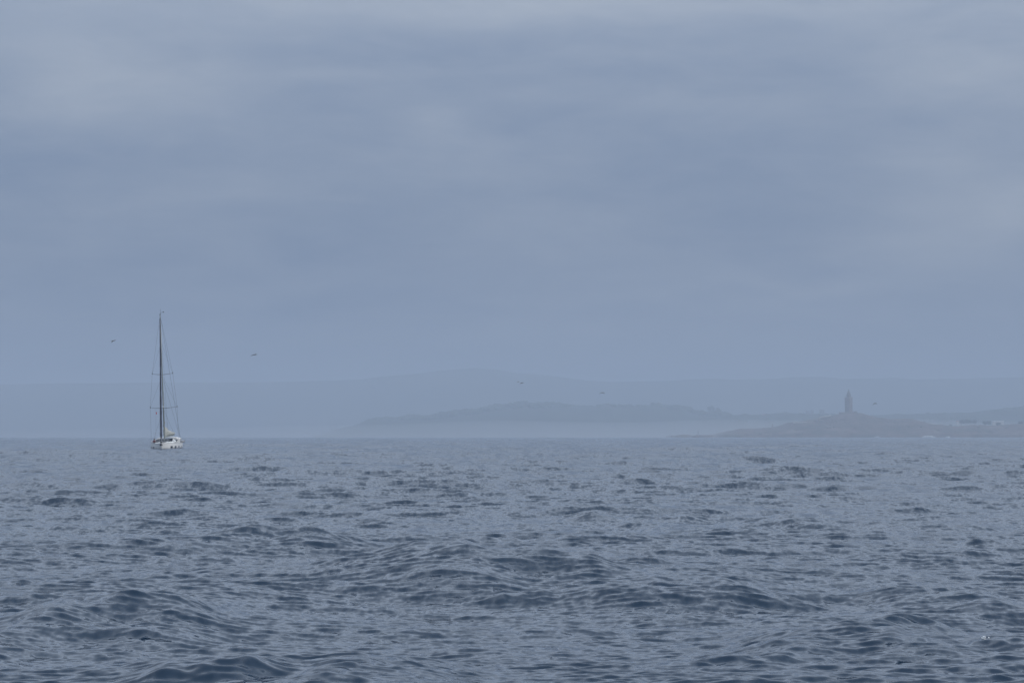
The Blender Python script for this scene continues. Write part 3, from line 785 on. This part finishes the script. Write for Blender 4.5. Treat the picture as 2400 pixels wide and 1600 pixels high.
# mast, spreaders, boom
mx = bx_(.62); mtop = 23.1
mast_pts = [(mx, 0, sheer(.62) + .4), (mx, 0, 8), (mx - .05, 0, 16), (mx - .15, 0, mtop - .3)]
b = bmesh.new(); tube(b, mast_pts, [.115, .115, .105, .075], 10); mast = obj('mast', b, MT['alu'], boat)
b = bmesh.new(); box(b, (mx - .15, 0, mtop - .22), (.55, .12, .18)); obj('masthead', b, MT['dark'], mast, smooth=False)
b = bmesh.new(); tube(b, [(mx - .3, .05, mtop - .1), (mx - .3, .05, mtop + .75)], .018, 5); obj('antenna', b, MT['dark'], mast)
b = bmesh.new(); tube(b, [(mx - .15, 0, mtop - .1), (mx + .1, .25, mtop + .1), (mx + .1, .55, mtop + .14)], .018, 5); box(b, (mx + .1, .6, mtop + .16), (.03, .22, .14)); obj('wind_vane', b, MT['dark'], mast)
b = bmesh.new(); box(b, (mx + .17, 0, 7.25), (.14, .14, .24)); obj('steaming_light', b, MT['whitecanvas'], mast)
z1, z2 = 7.0, 12.7
sp = {}
for zl, hw in ((z1, 2.27), (z2, 1.74)):
    for s_ in (-1, 1):
        tip = Vector((mx - .55, s_ * hw, zl + .18)); sp[(zl, s_)] = tip
        b = bmesh.new(); tube(b, [(mx, 0, zl - .03), (mx - .28, s_ * hw * .5, zl + .05), tip], [.04, .03, .025], 6); tube(b, [tip + Vector((0, 0, -.1)), tip + Vector((0, 0, .16))], .055, 6)
        obj('spreader', b, MT['dark'], mast)
def line(name, pts, r=.017, m='wire', par=None):
    b = bmesh.new(); tube(b, pts, r * .7, 5); return obj(name, b, MT[m], par or boat)
th = Vector((mx - .15, 0, mtop - .35))
for s_ in (-1, 1):
    cp = Vector((mx - .6, s_ * (beam(.58) - .12), sheer(.58)))
    line('cap_shroud', [th, sp[(z2, s_)], sp[(z1, s_)], cp])
    line('diagonal_shroud', [(mx - .08, 0, 18.2), sp[(z2, s_)]], .012)
    line('diagonal_shroud', [(mx, 0, z2 - .1), sp[(z1, s_)]], .014)
    line('lower_shroud', [(mx, 0, z1 - .1), cp + Vector((-.1, -s_ * .12, 0))], .015)
    line('backstay', [th + Vector((-.2, 0, .1)), (bx_(.015), s_ * 1.85, sheer(0) + .1)], .022)
line('running_backstay', [(mx - .1, .05, z2 - .5), (bx_(.16), 2.1, 1.3)], .018)
line('topping_lift', [th, (bx_(.22), 0, 2.75)], .012)
for k in (.30, .45):
    for s_ in (-1, 1): line('lazy_jack', [(mx - .1, s_ * .05, 10.5), (bx_(k), s_ * .25, 2.75)], .009)
# furled headsail on the forestay
fs0 = Vector((bx_(.985), 0, sheer(1) + .12)); fs1 = Vector((mx + .02, 0, mtop - .35))
b = bmesh.new()
n_ = 26; tube(b, [fs0.lerp(fs1, .02 + .955 * k / n_) for k in range(n_ + 1)], [(.05 if k == 0 else .165 - .085 * k / n_ + .012 * math.sin(k * 2.4)) for k in range(n_ + 1)], 10)
obj('furled_headsail', b, MT['navy'], boat)
line('forestay', [fs0 + Vector((.1, 0, -.15)), fs1], .02)
b = bmesh.new(); tube(b, [fs0 + Vector((.06, 0, 0)), fs0 + Vector((0, 0, .28))], .17, 10); obj('furling_drum', b, MT['dark'], boat)
# inner forestay with small staysail halyards
line('inner_forestay', [(bx_(.86), 0, sheer(.86) + .05), (mx + .1, 0, 15.5)], .012)
# boom and mainsail stack
bz = 2.15
b = bmesh.new(); tube(b, [(mx - .1, 0, bz), (bx_(.20), .95, bz + .28)], .11, 8); boom = obj('boom', b, MT['alu'], boat)
b = bmesh.new()
rs_ = []
for k in range(15):
    t = k / 14; x = mx - .18 - t * (mx - bx_(.215)); 
    hgt = (1.30 * (1 - t) ** 1.6 + .42) ; wd = .42 * (1 - .40 * t)
    if k == 0: hgt, wd = 1.55, .20
    z0 = bz + .10 + .28 * t
    r_ = []
    for q in range(14):
        a = 2 * math.pi * q / 14
        yy = math.cos(a) * wd * (1 + .22 * math.sin(5 * a + k * 1.3)); zz = z0 + hgt / 2 + math.sin(a) * hgt / 2 * (1 + .06 * math.sin(3 * a + k))
        r_.append(Vector((x, yy * (1 - .35 * max(0, math.sin(a))) + .10 * math.sin(k * .9) + .95 * t, zz)))
    rs_.append(r_)
loft(b, rs_); obj('lowered_mainsail', b, MT['sail'], boat)
b = bmesh.new()
for k in range(9): ell(b, (mx - .1 - .07 * k * .4, .10 * math.sin(k * 2.1), bz + .5 + .28 * k), (.20, .20 - .013 * k, .17), 1, .5, k)
obj('sail_slides', b, MT['sail'], boat)
b = bmesh.new()
for k in range(5): tube(b, [(mx - .9 - 1.0 * k, .44 + .10 * k, bz + .2), (mx - .9 - 1.0 * k, .12 + .15 * k, bz + 1.35 - .17 * k), (mx - .9 - 1.0 * k, -.36 + .2 * k, bz + .2)], .02, 5)
obj('sail_ties', b, MT['navy'], boat)
line('mainsheet', [(bx_(.30), 0, bz + .15), (bx_(.31), 0, 2.1)], .03)
line('boom_vang', [(mx - 1.4, 0, bz), (mx - .15, 0, 1.62)], .05, 'dark')
# rails
pf = [.965, .90, .80, .70, .60, .50, .40, .30, .20, .10, .01]
for s_ in (-1, 1):
    for t in pf[1:]:
        b = bmesh.new(); tube(b, [(bx_(t), s_ * (beam(t) - .08), sheer(t)), (bx_(t), s_ * (beam(t) - .08), sheer(t) + .62)], .016, 5); obj('stanchion', b, MT['steel'], boat)
    for hz_ in (.32, .61):
        line('lifeline', [(bx_(t), s_ * (max(beam(t) - .08, .15)), sheer(t) + hz_) for t in pf[1:]], .009, 'steel')
b = bmesh.new()
for hz_ in (.35, .66):
    tube(b, [(bx_(.90), beam(.90) - .08, sheer(.9) + hz_), (bx_(.97), .45, sheer(1) + hz_), (bx_(1.01), .12, sheer(1) + hz_), (bx_(1.01), -.12, sheer(1) + hz_), (bx_(.97), -.45, sheer(1) + hz_), (bx_(.90), -beam(.90) + .08, sheer(.9) + hz_)], .02, 6)
for s_ in (-1, 1): tube(b, [(bx_(.975), s_ * .35, sheer(1)), (bx_(.985), s_ * .3, sheer(1) + .66)], .02, 6)
obj('pulpit', b, MT['steel'], boat)
b = bmesh.new()
for hz_ in (.35, .70):
    tube(b, [(bx_(.12), -beam(.1) + .05, sheer(0) + hz_), (bx_(0), -beam(0) + .08, sheer(0) + hz_), (bx_(-.005), -.5, sheer(0) + hz_)], .022, 6)
    tube(b, [(bx_(.12), beam(.1) - .05, sheer(0) + hz_), (bx_(0), beam(0) - .08, sheer(0) + hz_), (bx_(-.005), .5, sheer(0) + hz_)], .022, 6)
obj('pushpit', b, MT['steel'], boat)
# stern gear: davits with an inflatable dinghy slung across
for s_ in (-1, 1):
    b = bmesh.new(); tube(b, [(bx_(.02), s_ * 1.0, sheer(0)), (bx_(-.01), s_ * 1.0, 1.9), (bx_(-.09), s_ * 1.0, 2.05)], .04, 6); obj('davit', b, MT['steel'], boat)
dg = empty('dinghy', boat.location); dg.rotation_mode = 'XYZ'; dg.rotation_euler = boat.rotation_euler
tag(dg, 'small grey inflatable dinghy slung across the stern of the sailing yacht', 'dinghy')
b = bmesh.new()
tube(b, [(bx_(-.04), -1.4, 1.15), (bx_(-.04), 1.25, 1.15), (bx_(-.06), 1.95, 1.25), (bx_(-.085), 2.2, 1.3), (bx_(-.11), 1.95, 1.25), (bx_(-.13), 1.25, 1.15), (bx_(-.13), -1.4, 1.15)], [.16, .21, .21, .2, .21, .21, .16], 10)
obj('inflatable_tube', b, MT['canvas'], dg)
b = bmesh.new(); box(b, (bx_(-.085), .2, 1.02), (1.3, 3.4, .08)); obj('floor', b, MT['canvas'], dg, smooth=False)
# anchor on its roller
b = bmesh.new(); tube(b, [(bx_(1.0) - .25, 0, sheer(1) + .08), (bx_(1.0) + .32, 0, sheer(1) + .03)], .06, 6)
tube(b, [(bx_(1.0) + .30, 0, sheer(1) + .02), (bx_(1.0) + .22, 0, sheer(1) - .42)], .05, 6)
for s_ in (-1, 1):
    vs = [b.verts.new(p) for p in ((bx_(1) + .22, 0, sheer(1) - .45), (bx_(1) + .05, s_ * .30, sheer(1) - .30), (bx_(1) + .28, s_ * .05, sheer(1) - .05), (bx_(1) + .1, s_ * .03, sheer(1) - .28))]
    b.faces.new((vs[0], vs[1], vs[2])); b.faces.new((vs[0], vs[3], vs[1])); b.faces.new((vs[1], vs[3], vs[2]))
obj('anchor', b, MT['dark'], boat)
for s_ in (-1, 1):
    b = bmesh.new(); box(b, (bx_(.9), s_ * .5, sheer(.9) + .08), (.3, .08, .08)); obj('cleat', b, MT['steel'], boat, smooth=False)
    b = bmesh.new(); tube(b, [(bx_(.30), s_ * 1.55, 1.36), (bx_(.30), s_ * 1.55, 1.56)], [.11, .09], 10); obj('winch', b, MT['steel'], boat)
bM_ = boat.matrix_basis.copy() if False else (Matrix.Translation(boat.location) @ boat.rotation_euler.to_matrix().to_4x4())

# courtesy flag under the starboard spreader
fl = empty('flag', bM_ @ Vector((mx - .5, -1.35, 6.1))); fl.rotation_euler = (0, 0, R(-100))
tag(fl, 'small red flag flying below the lower left spreader of the sailing yacht', 'flag')
b = bmesh.new(); nx_ = 8
va = [[b.verts.new((-.42 * i_ / nx_, .05 * math.sin(i_ * 1.1), z - .10 * i_ / nx_)) for i_ in range(nx_ + 1)] for z in (.0, .18, .36)]
for r0, r1 in zip(va, va[1:]):
    for k in range(nx_): b.faces.new((r0[k], r0[k + 1], r1[k + 1], r1[k]))
obj('cloth', b, MT['red'], fl)
b = bmesh.new(); tube(b, [(0, 0, -4.9), (0, 0, .85)], .008, 5); obj('halyard', b, MT['wire'], fl)

# the person sitting at the yacht's side (left in the photograph)
pr = empty('person', bM_ @ Vector((bx_(.50), -1.90, 1.05))); pr.rotation_euler = (R(1.9), 0, R(-90) - yaw)
tag(pr, 'person in a dark red jacket sitting on the left side deck of the yacht', 'person')
def skin_body(name, joints, edges, root, m, parent):
    me = bpy.data.meshes.new(name); me.from_pydata([j[0] for j in joints], edges, []); me.update()
    o = link(name, me, m, parent)
    sk = o.modifiers.new('skin', 'SKIN'); sk.use_smooth_shade = True
    for k, j in enumerate(joints):
        me.skin_vertices[0].data[k].radius = (j[1], j[1] * (j[2] if len(j) > 2 else 1))
        me.skin_vertices[0].data[k].use_root = (k == root)
    sb = o.modifiers.new('sub', 'SUBSURF'); sb.levels = 1; sb.render_levels = 1
    return o
J = [((0, 0, .08), .15), ((.02, 0, .30), .14), ((.03, 0, .50), .16), ((.03, 0, .60), .07), ((.05, 0, .70), .08), ((.06, 0, .78), .095), ((.05, 0, .85), .06),
     ((.03, .19, .53), .06), ((.16, .27, .32), .045), ((.34, .18, .24), .035), ((.42, .15, .23), .03),
     ((.03, -.19, .53), .06), ((.14, -.27, .32), .045), ((.32, -.20, .22), .035), ((.40, -.17, .21), .03),
     ((.08, .10, .04), .09), ((.46, .12, .16), .07), ((.84, .13, .02), .05), ((.92, .13, .08), .04),
     ((.08, -.10, .04), .09), ((.46, -.12, .16), .07), ((.84, -.13, .02), .05), ((.92, -.13, .08), .04)]
E = [(0, 1), (1, 2), (2, 3), (3, 4), (4, 5), (5, 6), (2, 7), (7, 8), (8, 9), (9, 10), (2, 11), (11, 12), (12, 13), (13, 14), (0, 15), (15, 16), (16, 17), (17, 18), (0, 19), (19, 20), (20, 21), (21, 22)]
skin_body('body', J, E, 0, MT['skin'], pr)
JJ = [((0, 0, .04), .175), ((.02, 0, .28), .175), ((.03, 0, .48), .185), ((.03, 0, .57), .10), ((.03, .20, .52), .085), ((.16, .27, .32), .068), ((.33, .185, .245), .052),
      ((.03, -.20, .52), .085), ((.14, -.27, .32), .068), ((.31, -.205, .225), .052)]
skin_body('jacket', JJ, [(0, 1), (1, 2), (2, 3), (2, 4), (4, 5), (5, 6), (2, 7), (7, 8), (8, 9)], 0, MT['darkred'], pr)
TT = [((0, 0, .06), .165), ((.10, .10, .05), .11), ((.46, .12, .16), .088), ((.82, .13, .03), .068), ((.10, -.10, .05), .11), ((.46, -.12, .16), .088), ((.82, -.13, .03), .068)]
skin_body('trousers', TT, [(0, 1), (1, 2), (2, 3), (0, 4), (4, 5), (5, 6)], 0, MT['trouser'], pr)
b = bmesh.new(); ell(b, (.035, 0, .80), (.115, .11, .11), 2, .15); obj('hair', b, MT['hair'], pr)
b = bmesh.new(); ell(b, (.16, 0, .76), (.02, .015, .02), 1)
for s_ in (-1, 1): ell(b, (.05, s_ * .095, .76), (.02, .012, .03), 1)
obj('face_features', b, MT['skin'], pr)
for s_ in (-1, 1):      # hands: palm and five fingers
    b = bmesh.new(); hx, hy, hz_ = (.45, s_ * .16, .215)
    ell(b, (hx, hy, hz_), (.045, .04, .016), 2)
    for k in range(4):
        y_ = hy + (-.027 + .018 * k); l_ = (.06, .07, .065, .05)[k]
        tube(b, [(hx + .02, y_, hz_), (hx + .02 + l_ * .6, y_, hz_ + .004), (hx + .02 + l_, y_, hz_ - .02)], [.009, .008, .006], 6)
    tube(b, [(hx - .01, hy - s_ * .03, hz_), (hx + .02, hy - s_ * .055, hz_ - .005), (hx + .045, hy - s_ * .058, hz_ - .012)], [.011, .01, .007], 6)
    obj('hand', b, MT['skin'], pr)

# ------------------------------------------------------------------ gulls
def gull(px, py, d, L, Rr, label, heading, scale=1.0):
    """L, Rr: two-joint wing outlines as pixel offsets (elbow, tip) from the body"""
    t = empty('gull', at(px, py, d)); tag(t, label, 'gull', 'gulls flying over the sea')
    s = d / F * scale
    hd = Vector((math.sin(heading), math.cos(heading) * .999, 0))       # flying direction
    b = bmesh.new()
    n_ = 9; rs_ = []
    prof = [(-.30, .01, 0), (-.22, .03, 0), (-.12, .058, 0), (0, .075, 0), (.10, .07, .005), (.17, .048, .012), (.22, .046, .02), (.27, .036, .02), (.30, .014, .015)]
    side = Vector((hd.y, -hd.x, 0))
    for (u, r_, z_) in prof:
        rs_.append([hd * u + side * r_ * math.cos(2 * math.pi * q / 8) + Vector((0, 0, z_ + r_ * math.sin(2 * math.pi * q / 8))) for q in range(8)])
    loft(b, rs_); obj('body', b, MT['gull_white'], t)
    b = bmesh.new(); vs = [hd * -.24, hd * -.42 + side * .10, hd * -.44, hd * -.42 - side * .10]
    lo = [b.verts.new(p) for p in vs]; hi_ = [b.verts.new(p + Vector((0, 0, .012))) for p in vs]
    b.faces.new(lo); b.faces.new(hi_[::-1])
    for k in range(4): b.faces.new((lo[k], lo[(k + 1) % 4], hi_[(k + 1) % 4], hi_[k]))
    obj('tail', b, MT['gull_white'], t)
    b = bmesh.new(); tube(b, [hd * .29 + Vector((0, 0, .015)), hd * .35 + Vector((0, 0, .005))], [.013, .004], 6); obj('bill', b, MT['bill'], t)
    for w in (L, Rr):
        b = bmesh.new(); e = Vector((w[0][0] * s, 0, -w[0][1] * s)); tp = Vector((w[1][0] * s, 0, -w[1][1] * s))
        rt = Vector((math.copysign(.05, e.x), 0, .035))
        st = [(rt, .20, .05, .022), (rt.lerp(e, .5), .20, .08, .03), (e, .17, .10, .022), (e.lerp(tp, .5), .13, .02, .014), (tp, .02, -.10, .006)]
        rs_ = []
        for (c, ch, sh, th_) in st:
            f0 = c + hd * (sh + ch * .45); f1 = c + hd * (sh - ch * .55)
            m_ = c + hd * (sh + ch * .15)
            rs_.append([f0, m_ + Vector((0, 0, th_ * 1.8)), f1 + Vector((0, 0, .003)), m_ + Vector((0, 0, -th_ * 1.4))])
        loft(b, rs_); obj('wing', b, MT['gull_grey'], t)
    return t
gull(264, 798.5, 520, ((-1.4, .8), (-2.8, 4.6)), ((3.6, -1.0), (8, -2.2)), 'gull flying just left of the yacht mast, one wing drooping', R(70))
gull(595.8, 831.2, 480, ((-4, .6), (-7.6, 3.0)), ((2.4, -1.6), (8.4, .2)), 'dark gull gliding right of the yacht, wings widest of all', R(60))
gull(1214.2, 894.4, 900, ((-1.2, -.3), (-2.6, .2)), ((1.0, .2), (2.0, .6)), 'tiny faint gull just left of another gull near the centre', R(80))
gull(1222.5, 897.2, 650, ((-1.2, .6), (-4, 2.2)), ((2.2, -.8), (6, .4)), 'gull near the centre with wings in a shallow V, right of a tinier one', R(50))
gull(1411.6, 920.4, 600, ((-4.0, -.3), (-6.6, 3.2)), ((3.4, -.2), (6.0, 3.2)), 'gull with arched wings above the wooded headland, right of the centre pair', R(30))
gull(2050.5, 945.2, 560, ((-3.0, .6), (-5, 3.8)), ((3.0, 0), (6, 3.2)), 'gull with arched wings just right of the lighthouse', R(30))

# small whitecap at the lower right
best = None
for k in range(60):          # the wave top that breaks there
    yy = 33.8 + k * .03; xx = (2304 - 1200) / F * yy; zz = sea_z(xx, yy)
    if best is None or zz > best[0]: best = (zz, xx, yy)
wx, wy = best[1], best[2]
bm = bmesh.new()
for k in range(16):
    u = random.gauss(0, .015); w_ = random.gauss(0, .012)
    x = wx + u; y = wy + w_
    ell(bm, (x, y, sea_z(x, y) + random.uniform(-.002, .022)), (random.uniform(.006, .016), random.uniform(.006, .016), random.uniform(.004, .010)), 1, .6, k)
tag(obj('whitecap', bm, MT['foam']), 'tiny white splash of foam on a wave near the lower right corner', 'foam', kind='stuff')

# ------------------------------------------------------------------ spray mist lying along the shore
rs_ = []
for k in range(41):
    x = -1500 + 4500 * k / 40
    e = min(1.0, (k + .3) / 16) ** .8
    hh = 46 * e * (0.85 + 0.3 * mnoise.noise(Vector((k * .35, 2.0, 0)))); hw = 1300 * e
    rs_.append([Vector((x, 6050 + 2 * hw * q / 16, -9 + (hh + 9) * math.exp(-((q - 7) / 3.2) ** 2))) for q in range(17)] + [Vector((x, 6050 + 2 * hw * q / 16, -13.5)) for q in range(16, -1, -1)])
b = bmesh.new(); loft(b, rs_)
ms = bpy.data.materials.new('spray_mist'); ms.use_nodes = True; t = ms.node_tree; t.nodes.clear()
pv = N('ShaderNodeVolumePrincipled', t); pv.inputs['Density'].default_value = 0.00085; pv.inputs['Color'].default_value = (0.84, 0.86, 0.88, 1)
om = N('ShaderNodeOutputMaterial', t); put(om.inputs['Volume'], pv.outputs[0], t)
tag(obj('sea_mist', b, ms), 'pale spray mist lying along the foot of the coast', 'mist', kind='stuff')

# ------------------------------------------------------------------ haze
b = bmesh.new(); box(b, (0, 0, 160), (38000, 38000, 360)); 
hz = bpy.data.materials.new('haze_air'); hz.use_nodes = True; t = hz.node_tree; t.nodes.clear()
pv = N('ShaderNodeVolumePrincipled', t); pv.inputs['Density'].default_value = 0.00018; pv.inputs['Color'].default_value = (0.60, 0.694, 0.825, 1); pv.inputs['Anisotropy'].default_value = 0.0
om = N('ShaderNodeOutputMaterial', t); put(om.inputs['Volume'], pv.outputs[0], t)
hb = obj('haze', b, hz, smooth=False); tag(hb, kind='stuff')
